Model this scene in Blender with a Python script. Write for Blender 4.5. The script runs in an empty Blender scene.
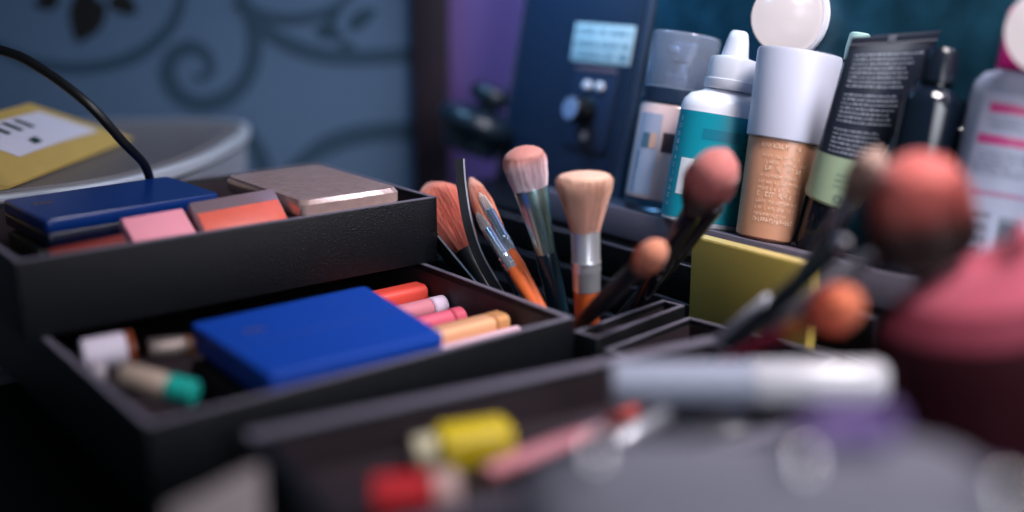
import bpy, bmesh, math, random
from mathutils import Vector as V, Matrix as M
S = bpy.context.scene
COL = S.collection
R = random.Random(7)
PI = math.pi

# ------------------------------------------------------------------ camera
F = 1139.0                                   # focal length in pixels of a 1024 px wide frame
TH, AZ = math.radians(14.8), math.radians(38.3)
FH = V((math.sin(AZ), math.cos(AZ), 0)); RT = V((math.cos(AZ), -math.sin(AZ), 0)); ZZ = V((0, 0, 1))
FW = FH * math.cos(TH) - ZZ * math.sin(TH); UP = FH * math.sin(TH) + ZZ * math.cos(TH)
CAM = V((-0.4692, -0.5280, 0.3280))
cd = bpy.data.cameras.new('camera'); cam = bpy.data.objects.new('camera', cd); COL.objects.link(cam)
cd.sensor_width = 36.0; cd.lens = F * 36.0 / 1024; cd.clip_start = 0.01
cam.matrix_world = M((( RT.x, UP.x, -FW.x, CAM.x), (RT.y, UP.y, -FW.y, CAM.y), (RT.z, UP.z, -FW.z, CAM.z), (0, 0, 0, 1)))
cd.dof.use_dof = True; cd.dof.focus_distance = 0.845; cd.dof.aperture_fstop = 1.15
S.camera = cam
# ------------------------------------------------------------------ world, lamps, exposure
W = bpy.data.worlds.new('world'); S.world = W; W.use_nodes = True
W.node_tree.nodes['Background'].inputs[0].default_value = (0.12, 0.20, 0.28, 1)
W.node_tree.nodes['Background'].inputs[1].default_value = 0.30
def area(name, loc, target, size, power, col, sy=None, spread=180):
    l = bpy.data.lights.new(name, 'AREA'); l.energy = power; l.color = col; l.size = size
    l.spread = math.radians(spread)
    if sy: l.shape = 'RECTANGLE'; l.size_y = sy
    o = bpy.data.objects.new(name, l); COL.objects.link(o); o.location = loc
    o.rotation_euler = (V(target) - V(loc)).to_track_quat('-Z', 'Y').to_euler(); return o
area('ceiling_light', (0.20, -0.45, 0.95), (0.08, 0.0, 0.12), 0.28, 2.3, (1.0, 0.92, 0.94), spread=66)
area('front_fill_light', (-0.10, -1.35, 0.66), (0.21, -0.05, 0.17), 0.9, 1.7, (0.88, 0.91, 1.0), spread=48)  # soft fill added from the camera side, no actual window there
area('wall_wash_light', (0.66, -0.12, 1.25), (0.48, 0.92, 0.25), 0.4, 5.4, (0.66, 0.82, 1.0), spread=80)
area('cyan_panel_fill', (0.05, 0.42, 0.70), (0.30, 0.30, 0.30), 0.15, 0.9, (0.30, 0.62, 1.0), spread=70)  # added lamp that tints the lid panel blue, not a known fixture
S.view_settings.view_transform = 'Standard'; S.view_settings.look = 'None'
S.view_settings.gamma = 1.0; S.view_settings.use_curve_mapping = False
S.view_settings.exposure = 0.0

# ------------------------------------------------------------------ helpers
def at(x, y, d):                              # point seen at a pixel at a given depth
    return CAM + (FW + RT * ((x - 512) / F) - UP * ((y - 256) / F)) * d
def onz(x, y, z):
    d = FW + RT * ((x - 512) / F) - UP * ((y - 256) / F); return CAM + d * ((z - CAM.z) / d.z)
def onx(x, y, v):
    d = FW + RT * ((x - 512) / F) - UP * ((y - 256) / F); return CAM + d * ((v - CAM.x) / d.x)
def lin(c):
    return tuple((v / 12.92 if v <= .04045 else ((v + .055) / 1.055) ** 2.4) for v in (q / 255 for q in c)) + (1,)
MATS = {}
def mat(name, rgb, rough=.5, metal=0, bump=0, scale=600, trans=0, ior=1.45, emit=None, coat=0, var=0, sheen=0, spec=.5, stretch=None):
    if name in MATS: return MATS[name]
    m = bpy.data.materials.new(name); m.use_nodes = True; nt = m.node_tree; b = nt.nodes['Principled BSDF']
    b.inputs['Base Color'].default_value = lin(rgb); b.inputs['Roughness'].default_value = rough
    b.inputs['Metallic'].default_value = metal; b.inputs['IOR'].default_value = ior
    b.inputs['Transmission Weight'].default_value = trans; b.inputs['Coat Weight'].default_value = coat
    b.inputs['Sheen Weight'].default_value = sheen; b.inputs['Specular IOR Level'].default_value = spec
    tc = nt.nodes.new('ShaderNodeTexCoord'); nz = nt.nodes.new('ShaderNodeTexNoise')
    nz.inputs['Scale'].default_value = scale; nz.inputs['Detail'].default_value = 3
    if stretch:
        mp = nt.nodes.new('ShaderNodeMapping'); mp.inputs['Scale'].default_value = stretch
        nt.links.new(tc.outputs['Object'], mp.inputs['Vector']); nt.links.new(mp.outputs['Vector'], nz.inputs['Vector'])
    else: nt.links.new(tc.outputs['Object'], nz.inputs['Vector'])
    if bump:
        bp = nt.nodes.new('ShaderNodeBump'); bp.inputs['Strength'].default_value = bump; bp.inputs['Distance'].default_value = .002
        nt.links.new(nz.outputs['Fac'], bp.inputs['Height']); nt.links.new(bp.outputs['Normal'], b.inputs['Normal'])
    if var:
        mx = nt.nodes.new('ShaderNodeMix'); mx.data_type = 'RGBA'
        c = lin(rgb); mx.inputs['A'].default_value = tuple(v * (1 - var) for v in c[:3]) + (1,)
        mx.inputs['B'].default_value = tuple(min(1, v * (1 + var)) for v in c[:3]) + (1,)
        nt.links.new(nz.outputs['Fac'], mx.inputs['Factor']); nt.links.new(mx.outputs['Result'], b.inputs['Base Color'])
    if emit:
        b.inputs['Emission Color'].default_value = lin(emit[0]); b.inputs['Emission Strength'].default_value = emit[1]
    MATS[name] = m; return m
def hair_mat(name, stops):                    # colour along the hair, base (0) to tip (1)
    m = bpy.data.materials.new(name); m.use_nodes = True; nt = m.node_tree; b = nt.nodes['Principled BSDF']
    a = nt.nodes.new('ShaderNodeAttribute'); a.attribute_name = 'along'
    r = nt.nodes.new('ShaderNodeValToRGB'); e = r.color_ramp.elements
    while len(e) < len(stops): e.new(.5)
    for k, (p, c) in enumerate(stops): e[k].position = p; e[k].color = lin(c)
    g = nt.nodes.new('ShaderNodeNewGeometry'); mx = nt.nodes.new('ShaderNodeHueSaturation')
    mm = nt.nodes.new('ShaderNodeMapRange'); mm.inputs['To Min'].default_value = .45; mm.inputs['To Max'].default_value = 1.4
    nt.links.new(g.outputs['Random Per Island'], mm.inputs['Value']); nt.links.new(mm.outputs['Result'], mx.inputs['Value'])
    nt.links.new(a.outputs['Fac'], r.inputs['Fac']); nt.links.new(r.outputs['Color'], mx.inputs['Color'])
    nt.links.new(mx.outputs['Color'], b.inputs['Base Color']); b.inputs['Roughness'].default_value = .6
    b.inputs['Sheen Weight'].default_value = .25; b.inputs['Specular IOR Level'].default_value = .25
    return m

def obj(name, bm, mats, parent=None, smooth=True, ang=40, mw=None):
    bmesh.ops.recalc_face_normals(bm, faces=bm.faces[:])
    me = bpy.data.meshes.new(name); bm.to_mesh(me); bm.free()
    for m in (mats if isinstance(mats, (list, tuple)) else [mats]): me.materials.append(m)
    if smooth:
        me.shade_smooth(); me.set_sharp_from_angle(angle=math.radians(ang))
    o = bpy.data.objects.new(name, me); COL.objects.link(o)
    if mw is not None: o.matrix_world = mw
    if parent: o.parent = parent
    return o
def tag(o, label, cat=None, group=None, kind=None):
    if label: o['label'] = label
    if cat: o['category'] = cat
    if group: o['group'] = group
    if kind: o['kind'] = kind
    return o
def thing(name, label, cat, mw=None, group=None):
    o = bpy.data.objects.new(name, None); COL.objects.link(o); o.empty_display_size = .01
    if mw is not None: o.matrix_world = mw
    return tag(o, label, cat, group)
def frame(org, z, away=None):                 # local frame: z along axis, y away from the camera, x right
    z = V(z).normalized(); y = V(away or FH); y = (y - z * y.dot(z)).normalized(); x = y.cross(z)
    return M(((x.x, y.x, z.x, org[0]), (x.y, y.y, z.y, org[1]), (x.z, y.z, z.z, org[2]), (0, 0, 0, 1)))
def flatframe(org, x, n=(0, 0, 1)):           # x axis given, z = normal
    n = V(n).normalized(); x = V(x); x = (x - n * x.dot(n)).normalized(); y = n.cross(x)
    return M(((x.x, y.x, n.x, org[0]), (x.y, y.y, n.y, org[1]), (x.z, y.z, n.z, org[2]), (0, 0, 0, 1)))
def NB(): return bmesh.new()
def box(bm, c, s, bev=0, mi=0, mw=None, seg=2):
    t = bmesh.new(); bmesh.ops.create_cube(t, size=1)
    for v in t.verts: v.co = V((v.co.x * s[0], v.co.y * s[1], v.co.z * s[2])) + V(c)
    if bev: bmesh.ops.bevel(t, geom=t.edges[:], offset=bev, segments=seg, profile=.5, affect='EDGES')
    add(bm, t, mi, mw)
def add(bm, t, mi=0, mw=None):
    mp = {}
    for v in t.verts: mp[v] = bm.verts.new(mw @ v.co if mw is not None else v.co)
    for f in t.faces:
        try: nf = bm.faces.new([mp[v] for v in f.verts]); nf.material_index = mi if mi is not None else f.material_index
        except ValueError: pass
    t.free()
def lathe(bm, prof, seg=40, mi=0, sx=1, sy=1, mw=None, cap=True, rib=None):
    rings = []
    for (r, z) in prof:
        ring = []
        for k in range(seg):
            a = 2 * PI * k / seg; rr = r
            if rib and rib[0] <= z <= rib[1] and k % 2: rr = r * rib[2]
            p = V((rr * sx * math.cos(a), rr * sy * math.sin(a), z)); ring.append(bm.verts.new(mw @ p if mw is not None else p))
        rings.append(ring)
    for a, b in zip(rings, rings[1:]):
        for k in range(seg):
            f = bm.faces.new((a[k], a[(k + 1) % seg], b[(k + 1) % seg], b[k])); f.material_index = mi
    if cap:
        for ring in (rings[0], rings[-1]):
            f = bm.faces.new(ring); f.material_index = mi
def tube(bm, pts, rad, seg=10, mi=0, flat=1.0, ref=None):
    pts = [V(p) for p in pts]; rings = []
    for i, p in enumerate(pts):
        t = (pts[min(i + 1, len(pts) - 1)] - pts[max(i - 1, 0)]).normalized()
        a = V(ref) if ref else (ZZ if abs(t.z) < .9 else V((1, 0, 0)))
        u = (a - t * a.dot(t)).normalized(); w = t.cross(u); r = rad[i] if isinstance(rad, (list, tuple)) else rad
        rings.append([bm.verts.new(p + u * r * math.cos(2 * PI * k / seg) + w * r * flat * math.sin(2 * PI * k / seg)) for k in range(seg)])
    for a, b in zip(rings, rings[1:]):
        for k in range(seg):
            f = bm.faces.new((a[k], a[(k + 1) % seg], b[(k + 1) % seg], b[k])); f.material_index = mi
    for ring in (rings[0], rings[-1]): bm.faces.new(ring).material_index = mi
def spline(pts, n=8):
    pts = [V(p) for p in pts]; out = []
    for i in range(len(pts) - 1):
        p0, p1, p2, p3 = pts[max(i - 1, 0)], pts[i], pts[i + 1], pts[min(i + 2, len(pts) - 1)]
        for k in range(n):
            t = k / n
            out.append(.5 * ((2 * p1) + (p2 - p0) * t + (2 * p0 - 5 * p1 + 4 * p2 - p3) * t * t + (3 * p1 - p0 - 3 * p2 + p3) * t ** 3))
    return out + [pts[-1]]
def interp(tab, t):
    if t <= tab[0][0]: return tab[0][1]
    for (a, va), (b, vb) in zip(tab, tab[1:]):
        if t <= b:
            k = (t - a) / (b - a); k = k * k * (3 - 2 * k); return va + (vb - va) * k
    return tab[-1][1]
def rbox(w, d, r, n=6):                       # rounded rectangle outline
    out = []
    for cx, cy, a0 in ((w/2-r, d/2-r, 0), (-w/2+r, d/2-r, PI/2), (-w/2+r, -d/2+r, PI), (w/2-r, -d/2+r, 1.5*PI)):
        for k in range(n + 1): a = a0 + PI / 2 * k / n; out.append((cx + r * math.cos(a), cy + r * math.sin(a)))
    return out
def prism(bm, outline, z0, z1, bev=0, mi=0, mw=None):
    t = bmesh.new(); n = len(outline)
    lv = [(z0, bev), (z0 + bev, 0), (z1 - bev, 0), (z1, bev)] if bev else [(z0, 0), (z1, 0)]
    cx = sum(p[0] for p in outline) / n; cy = sum(p[1] for p in outline) / n; rings = []
    for z, ins in lv:
        ring = []
        for x, y in outline:
            l = math.hypot(x - cx, y - cy); k = (l - ins) / l; ring.append(t.verts.new((cx + (x - cx) * k, cy + (y - cy) * k, z)))
        rings.append(ring)
    for a, b in zip(rings, rings[1:]):
        for k in range(n): t.faces.new((a[k], a[(k + 1) % n], b[(k + 1) % n], b[k]))
    t.faces.new(rings[0]); t.faces.new(rings[-1]); add(bm, t, mi, mw)
def tray(bm, w, d, h, t, floor, bev=.0012, rims=4):   # open box, corner at origin, walls of thickness t; slot 0 outside, slot 1 lining
    for c, s in (((w/2, t/2, h/2), (w, t, h)), ((w/2, d - t/2, h/2), (w, t, h)), ((t/2, d/2, h/2), (t, d - 2*t + .0004, h)), ((w - t/2, d/2, h/2), (t, d - 2*t + .0004, h))):
        box(bm, c, s, bev)
    box(bm, (w/2, d/2, floor/2), (w - t, d - t, floor), 0)
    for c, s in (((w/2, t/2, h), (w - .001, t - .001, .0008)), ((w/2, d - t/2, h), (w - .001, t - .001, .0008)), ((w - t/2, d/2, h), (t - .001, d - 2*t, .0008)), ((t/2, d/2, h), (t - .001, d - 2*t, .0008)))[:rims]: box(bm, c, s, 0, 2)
    e = .0004
    for c, s in (((w/2, t + e/2, (h+floor)/2 - .002), (w - 2*t, e, h - floor - .004)), ((w/2, d - t - e/2, (h+floor)/2 - .002), (w - 2*t, e, h - floor - .004)),
                 ((t + e/2, d/2, (h+floor)/2 - .002), (e, d - 2*t, h - floor - .004)), ((w - t - e/2, d/2, (h+floor)/2 - .002), (e, d - 2*t, h - floor - .004))):
        box(bm, c, s, 0, 1)
    box(bm, (w/2, d/2, floor + e/2), (w - 2*t, d - 2*t, e), 0, 1)
def curved_patch(bm, rf, a0, a1, z0, z1, mi=0, off=.00025, sx=1, sy=1, na=10, nz=2):   # label on a lathe; angle 0 faces the camera, + to the right
    g = []
    for j in range(nz + 1):
        z = z0 + (z1 - z0) * j / nz; r = rf(z) + off
        g.append([bm.verts.new((r * sx * math.sin(a0 + (a1 - a0) * k / na), -r * sy * math.cos(a0 + (a1 - a0) * k / na), z)) for k in range(na + 1)])
    for j in range(nz):
        for k in range(na): bm.faces.new((g[j][k], g[j][k+1], g[j+1][k+1], g[j+1][k])).material_index = mi
def curved_text(bm, rf, a0, a1, z, h, mi=0, r0=.02, sx=1, sy=1, off=.0005, fill=.82):   # a row of tiny letter-like strokes
    a = a0
    while a < a1:
        w = h * R.uniform(.25, .6) / r0
        if R.random() < fill:
            for q in range(R.choice((1, 2, 2))):
                zz = z + h * R.choice((0, .35, .7)); curved_patch(bm, rf, a, min(a + w, a1), zz, zz + h * .24, mi, off, sx, sy, 1, 1)
            curved_patch(bm, rf, a, a + w * .3, z, z + h, mi, off, sx, sy, 1, 1)
        a += w * 1.35
def flat_text(bm, x0, x1, y, h, z, mi=0, fill=.85):
    x = x0
    while x < x1:
        w = h * R.uniform(.4, .8)
        if R.random() < fill:
            for q in (0, .4, .8):
                if R.random() < .75: box(bm, (x + w/2, y + h * q + h*.08, z), (w, h * .16, .0003), 0, mi)
            if R.random() < .8: box(bm, (x + w*.1, y + h/2, z), (w * .2, h, .0003), 0, mi)
            if R.random() < .6: box(bm, (x + w*.9, y + h/2, z), (w * .2, h, .0003), 0, mi)
        x += w * 1.35

# ------------------------------------------------------------------ materials
leather = mat('black_leatherette', (12, 14, 19), .38, 0, .6, 750, spec=.3)
lining = mat('dark_lining', (40, 30, 37), .6, 0, .1, 700)
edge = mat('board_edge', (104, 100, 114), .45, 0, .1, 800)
black_p = mat('black_plastic', (14, 16, 20), .3)
black_m = mat('black_matte', (16, 17, 20), .55)
blue = mat('blue_cover', (2, 60, 156), .55, 0, .12, 1500, spec=.35)
bluedk = mat('blue_cover_dark', (10, 36, 110), .42, 0, .1, 1500)
gold = mat('gold_print', (190, 150, 90), .3, .9)
clear = mat('clear_plastic', (245, 240, 245), .06, 0, trans=1, ior=1.3)
silver = mat('silver_metal', (210, 212, 220), .3, .75)
chrome = mat('chrome', (225, 225, 230), .12, 1)
white_p = mat('white_plastic', (222, 222, 232), .35)
offwhite = mat('label_white', (214, 214, 224), .5)
ink = mat('dark_ink', (30, 32, 40), .5)
whiteink = mat('white_ink', (225, 230, 235), .5)

# ------------------------------------------------------------------ the room
bm = NB(); box(bm, (0, 0, -.74), (6, 6, .02)); tag(obj('floor', bm, mat('floor_tile', (70, 66, 68), .4, var=.2, scale=6)), None, kind='structure')
WD = 1.30
WO = CAM + FH * WD
def onwall(x, y, off=0):
    d = FW + RT * ((x - 512) / F) - UP * ((y - 256) / F); return CAM + d * ((WD - off) / d.dot(FH))
wallm = mat('blue_grey_wall', (84, 106, 134), .55, 0, .05, 60, var=.05, spec=.3)
ribm = mat('painted_ribbon', (50, 72, 92), .55, spec=.3); petalm = mat('black_petal', (6, 6, 9), .7); tealp = mat('teal_petal', (30, 58, 76), .6)
wmw = flatframe(WO, RT, -FH)                   # local x right, y up, z towards the camera
winv = wmw.inverted()
def wl(x, y): p = winv @ onwall(x, y); return p.x, p.y
bm = NB()
xe = wl(414, 100)[0]
box(bm, ((-1.6 + xe) / 2, .6, -.02), (xe + 1.6, 2.7, .04))
def ribbon(pts, w, mi, lift=.0006):
    L = spline([(*wl(x, y), 0) for x, y in pts], 10); n = len(L); vs = []
    for i, p in enumerate(L):
        t = (L[min(i+1, n-1)] - L[max(i-1, 0)]).normalized(); nn = V((-t.y, t.x, 0))
        ww = interp([(k / (len(w) - 1), v) for k, v in enumerate(w)], i / (n - 1)) * WD / F / 2
        vs.append((bm.verts.new(p + nn * ww + V((0, 0, lift))), bm.verts.new(p - nn * ww + V((0, 0, lift)))))
    for a, b in zip(vs, vs[1:]): bm.faces.new((a[0], a[1], b[1], b[0])).material_index = mi
ribbon([(-60, 20), (0, 48), (35, 63), (80, 68), (125, 60), (158, 40), (178, 12), (184, -30)], [8, 11, 13, 10], 1)
ribbon([(236, -20), (250, 15), (255, 45), (248, 75), (228, 97), (200, 104), (178, 94), (168, 74), (173, 56), (189, 47), (205, 53), (211, 68), (203, 78), (193, 76)], [10, 15, 17, 17, 15, 10, 5], 1, .0009)
ribbon([(236, -10), (255, 22), (300, 48), (350, 57), (430, 53)], [8, 15, 15], 1, .0012)
ribbon([(236, 0), (262, 15), (300, 18), (335, 8), (358, -14)], [13, 10, 8], 1, .0015)
ribbon([(240, 215), (296, 166), (335, 142), (380, 132), (430, 131)], [4, 20, 18], 1)
ribbon([(246, 130), (262, 160), (275, 215)], [14, 18], 1, .0012)
def petal(cx, cy, a, b, rot, mi, lift=.0006):
    vs = []
    for k in range(28):
        t = 2 * PI * k / 28; ex = a * math.cos(t) * (1 + .15 * math.sin(3 * t)); ey = b * math.sin(t) * (1 - .25 * math.cos(t))
        x, y = wl(cx + ex * math.cos(rot) - ey * math.sin(rot), cy + ex * math.sin(rot) + ey * math.cos(rot)); vs.append(bm.verts.new((x, y, lift)))
    bm.faces.new(vs).material_index = mi
petal(87, 17, 25, 18, 1.75, 2); petal(48, 1, 13, 9, 2.7, 2); petal(124, 4, 15, 10, .5, 2); petal(84, -22, 20, 14, 1.5, 2)
petal(330, 32, 14, 8, .3, 3); petal(362, 18, 16, 8, -.6, 3); petal(348, 50, 10, 8, .8, 3); petal(335, 12, 14, 6, -1, 3)
tag(obj('wall_back', bm, [wallm, ribm, petalm, tealp], None, False, mw=wmw), None, kind='structure')
bm = NB(); x1 = wl(450, 100)[0]; box(bm, ((xe + x1) / 2, .6, -.005), (x1 - xe - .001, 2.7, .05), .004)
tag(obj('trim_1', bm, mat('dark_brown_trim', (44, 34, 42), .5, 0, .1, 30, spec=.3), mw=wmw), None, kind='structure')
bm = NB(); box(bm, (x1 + .8, .6, -.03), (1.6, 2.7, .04)); tag(obj('wall_right', bm, mat('purple_wall', (104, 76, 136), .6, var=.08, scale=5), mw=wmw), None, kind='structure')

# table
tmw = flatframe((CAM + FH * .78).xy.to_3d(), RT)
t = thing('dressing_table', 'black dressing table carrying the open makeup case', 'table', tmw)
bm = NB(); box(bm, (0, 0, -.0145), (1.9, .96, .025), .003); obj('tabletop', bm, mat('black_table', (9, 9, 12), .5, 0, .05, 40, spec=.3), t)
for sx in (-1, 1):
    for sy in (-1, 1):
        bm = NB(); box(bm, (sx * .9, sy * .43, -.3795), (.05, .05, .6998), .003); obj('leg', bm, black_m, t)

# ------------------------------------------------------------------ makeup case
case = thing('makeup_case', 'open black makeup train case with fold-out trays, mirror lid and lit bulbs', 'makeup case')
bm = NB()
box(bm, (.128, .1, .004), (.246, .60, .008), .001)
box(bm, (.2065, .1, .054), (.089, .60, .102), .002)                  # ledge block under the bottles
box(bm, (.083, .396, .045), (.160, .008, .078), .001)                   # end walls
box(bm, (.083, -.196, .045), (.160, .008, .078), .001)
obj('body', bm, leather, case)
bm = NB()
for z in (.028, .058, .088):
    box(bm, (.157, .13, z), (.009, .50, .024), .0018)
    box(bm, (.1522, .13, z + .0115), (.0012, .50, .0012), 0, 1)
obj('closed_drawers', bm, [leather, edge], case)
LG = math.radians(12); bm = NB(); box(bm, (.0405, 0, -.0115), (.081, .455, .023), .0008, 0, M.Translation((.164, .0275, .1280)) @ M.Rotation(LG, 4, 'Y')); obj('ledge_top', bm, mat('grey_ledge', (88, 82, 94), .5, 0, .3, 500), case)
# trays
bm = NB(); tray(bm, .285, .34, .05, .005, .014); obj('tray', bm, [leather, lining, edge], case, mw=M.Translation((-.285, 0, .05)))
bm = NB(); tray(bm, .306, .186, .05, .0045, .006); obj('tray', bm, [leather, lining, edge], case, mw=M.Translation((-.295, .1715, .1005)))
ax = V((-.152, .0226, 0)).normalized()
ft_mw = flatframe((-.2750, -.1780, .048), -ax)
FTX = -ax
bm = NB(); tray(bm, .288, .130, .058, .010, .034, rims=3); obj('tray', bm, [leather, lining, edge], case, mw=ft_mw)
# hinge arms between the trays and the case
def flatbar(p, q, w, tck):
    bm = NB(); d = (q - p); L = d.length; mw = flatframe((p + q) / 2, d, (1, 0, 0)); box(bm, (0, 0, 0), (L, w, tck), .0005, 0, mw)
    return bm
p, q = onx(434, 238, .0125), onx(474, 287, .0125)
obj('hinge_arm', flatbar(p, q + (q - p) * .5, .013, .0012), black_p, case)
bm = NB(); e0 = V((0, 0, 0)); tube(bm, [p + V((-.001, -.007, .003)), q + (q - p) * .5 + V((-.001, -.007, .003))], .0008, 6); obj('hinge_arm_edge', bm, silver, case)
# organiser insert
omw = flatframe((-.010, -.018, .0085), V((.104, .0141, 0)) )
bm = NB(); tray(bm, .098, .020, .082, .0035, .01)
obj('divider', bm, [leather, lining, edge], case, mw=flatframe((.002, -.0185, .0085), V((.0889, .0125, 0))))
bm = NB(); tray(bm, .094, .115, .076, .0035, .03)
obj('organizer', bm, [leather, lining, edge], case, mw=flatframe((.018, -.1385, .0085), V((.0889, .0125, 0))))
# lid, leaning back 12 degrees
LT = math.radians(12)
lu = V((math.sin(LT), 0, math.cos(LT))); ln = V((-math.cos(LT), 0, math.sin(LT)))
lid_mw = M(((0, lu.x, ln.x, .245), (-1, lu.y, ln.y, .402), (0, lu.z, ln.z, .122), (0, 0, 0, 1)))   # local x: from the left edge rightwards, y up the lid, z out of it
def lx(y): return .402 - y
lid = bpy.data.objects.new('lid', None); COL.objects.link(lid); lid.matrix_world = lid_mw; lid.parent = case
LWD = .63
bm = NB(); box(bm, (LWD/2, .15, -.012), (LWD, .38, .024), .003); obj('lid_shell', bm, leather, lid)
bm = NB(); box(bm, (.094, .155, .0015), (.176, .365, .005), .002)
for x in (.008, .180):
    for k in range(60): box(bm, (x, -.02 + k * .006, .0042), (.0012, .0036, .0008), 0, 1)
obj('panel', bm, [mat('blue_black_leather', (26, 42, 66), .38, 0, .25, 500, spec=.7), edge], lid)
for x in (.1885, LWD - .012):
    bm = NB(); box(bm, (x, .155, .003), (.007, .365, .008), .0015); obj('mirror_frame', bm, mat('grey_frame', (84, 98, 122), .35, .6), lid)
mm = mat('dark_mirror', (36, 80, 100), .25, .5, var=.95, scale=28)
bm = NB(); box(bm, (.4035, .155, .001), (.421, .365, .004), .001); obj('mirror', bm, mm, lid)
bm = NB(); box(bm, (LWD - .004, .165, .042), (.008, .056, .084), .006); obj('lid_bracket', bm, leather, lid)
# name plate and dimmer
bm = NB(); box(bm, (.1345, .1275, .0048), (.081, .036, .0016), .0006)
for k, yy in enumerate((.1355, .124, .1135)): flat_text(bm, .099, .170, yy, .0052, .0057, 1, .92)
obj('name_plate', bm, [mat('pale_blue_plate', (186, 204, 208), .4), mat('plate_ink', (60, 96, 120), .5)], lid)
bm = NB(); box(bm, (.1345, .0665, .0055), (.060, .077, .004), .0015); box(bm, (.1345, .103, .0078), (.056, .003, .0016), .0005, 1)
obj('dimmer_plate', bm, [mat('dimmer_black', (34, 46, 70), .35), mat('dull_copper', (150, 120, 130), .4, .5)], lid)
for x in (.128, .145):
    bm = NB(); lathe(bm, [(.0045, .007), (.0045, .009), (.0035, .0115), (.001, .0125)], 20, mw=M.Translation((x, .0875, 0)))
    tag(obj('indicator', bm, white_p, lid), 'small white indicator stud')
bm = NB(); kn = M.Translation((.1295, .0635, 0))
lathe(bm, [(.0145, .007), (.0145, .010), (.0128, .011), (.012, .025), (.0108, .027)], 28, mw=kn, rib=(.0105, .0255, .93))
lathe(bm, [(.0105, .027), (.010, .0276)], 28, 1, mw=kn); box(bm, (.1295, .069, .0275), (.0012, .008, .001), 0, 2)
obj('dimmer_knob', bm, [black_p, mat('knob_face', (120, 138, 172), .3), silver], lid)
bm = NB(); lathe(bm, [(.0042, .0072), (.0042, .0085), (.002, .0085), (.0018, .0078)], 18, mw=M.Translation((.134, .0405, 0))); obj('jack', bm, silver, lid)
# round black clamp knob at the left of the lid
bm = NB(); kmw = frame(at(470, 146, 1.185), UP + RT * .36 - FH * .25)
lathe(bm, [(.002, -.004), (.029, -.004), (.031, 0), (.032, .014), (.039, .017), (.043, .022), (.043, .031), (.039, .036), (.021, .038), (.021, .040)], 36, mw=kmw)
kmw2 = frame(at(491, 100, 1.20), UP + RT * .36 - FH * .25)
lathe(bm, [(.012, -.03), (.012, -.005), (.022, -.003), (.024, 0), (.024, .009), (.021, .013), (.008, .015)], 32, mw=kmw2)
tube(bm, [at(490, 125, 1.20), at(535, 130, 1.195)], .012, 14)
ko = obj('clamp_knob', bm, mat('blue_black_plastic', (16, 30, 42), .35, spec=.5)); ko.parent = lid; ko.matrix_parent_inverse = lid.matrix_world.inverted()
# bulbs
bulbm = mat('lit_bulb', (90, 86, 88), .3, emit=((250, 236, 244), .72))
def bulb(mw, r, rise):
    bm = NB(); prof = [(r * math.sin(a), rise - r * math.cos(a)) for a in [.15 + k * (PI - .16) / 26 for k in range(27)]]
    lathe(bm, prof, 40, mw=mw); o = obj('bulb', bm, bulbm); o.parent = lid; o.matrix_parent_inverse = lid.matrix_world.inverted(); tag(o, 'lit white round bulb')
    bm = NB(); lathe(bm, [(r * 1.12, .0004), (r * 1.12, .003), (r * 1.02, .004), (r * .98, .0004)], 40, mw=mw); o = obj('bulb_socket', bm, white_p); o.parent = lid; o.matrix_parent_inverse = lid.matrix_world.inverted()
bulb(lid_mw @ M.Translation((lx(0.0527), 0.1597, .003)), .0285, .010)
c2 = V((0.2148, -.2190, 0.2844))
bulb(M(((1, 0, 0, c2.x), (0, 0, 1, -.2235), (0, -1, 0, c2.z), (0, 0, 0, 1))) @ M.Translation((0, 0, .0005)), .0265, 0.0389)

# ------------------------------------------------------------------ bottles on the ledge (leaning on the mirror lid)
ZL = .1228
LEAN = lu
def bottle(name, label, x, y, cat='bottle', axis=None):
    return thing(name, label, cat, frame((x, y, ZL - (x - .19) * math.tan(LG)), axis or LEAN))
# 1 clear-capped makeup bottle
b = bottle('makeup_bottle', 'pinkish beige makeup bottle with a tall clear cap, next to the dimmer panel', .2, .1265)
bm = NB(); lathe(bm, [(.024, 0), (.0275, .002), (.0275, .010), (.0265, .0105)], 48)
obj('glass_base', bm, clear, b)
r1 = lambda z: .0276
bm = NB(); lathe(bm, [(.0265, .0107), (.0275, .0115), (.0275, .086), (.0255, .089)], 48); obj('glass_body', bm, mat('beige_liquid', (214, 184, 182), .2, coat=.6), b)
bm = NB(); curved_patch(bm, r1, -1.25, -.42, .014, .080, 0)
curved_patch(bm, r1, -1.0, -.72, .052, .064, 1, .0005); curved_patch(bm, r1, -.72, -.50, .052, .064, 2, .0005)
for k in range(14): curved_patch(bm, r1, -1.12, -1.02 + R.uniform(-.03, .02), .016 + k * .0024, .0174 + k * .0024, 1, .0005, na=1, nz=1)
curved_patch(bm, r1, -.33, .02, .05, .066, 3); curved_patch(bm, r1, .05, .25, .052, .064, 4); curved_patch(bm, r1, .25, .5, .05, .058, 3)
obj('label_print', bm, [mat('pale_blue_label', (180, 186, 208), .4), mat('label_teal', (88, 120, 140), .5), mat('peach_print', (226, 180, 160), .5), mat('brown_print', (72, 58, 64), .5), mat('tan_print', (180, 140, 130), .5)], b)
bm = NB(); lathe(bm, [(.0258, .0895), (.0272, .090), (.0272, .101), (.0262, .102)], 48); obj('collar', bm, mat('navy_collar', (34, 48, 70), .25), b)
bm = NB(); lathe(bm, [(.0274, .1018), (.0272, .102), (.0282, .145), (.027, .147), (.0262, .1455), (.0255, .103), (.0274, .1018)], 48, cap=False); 
lathe(bm, [(.0265, .1451), (.0265, .1468)], 48); obj('clear_cap', bm, mat('cap_plastic', (225, 235, 250), .08, 0, trans=.9, ior=1.2), b)
bm = NB(); lathe(bm, [(.015, .1015), (.015, .112), (.009, .114), (.008, .122), (.0115, .124), (.0115, .137), (.009, .139)], 32)
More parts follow.
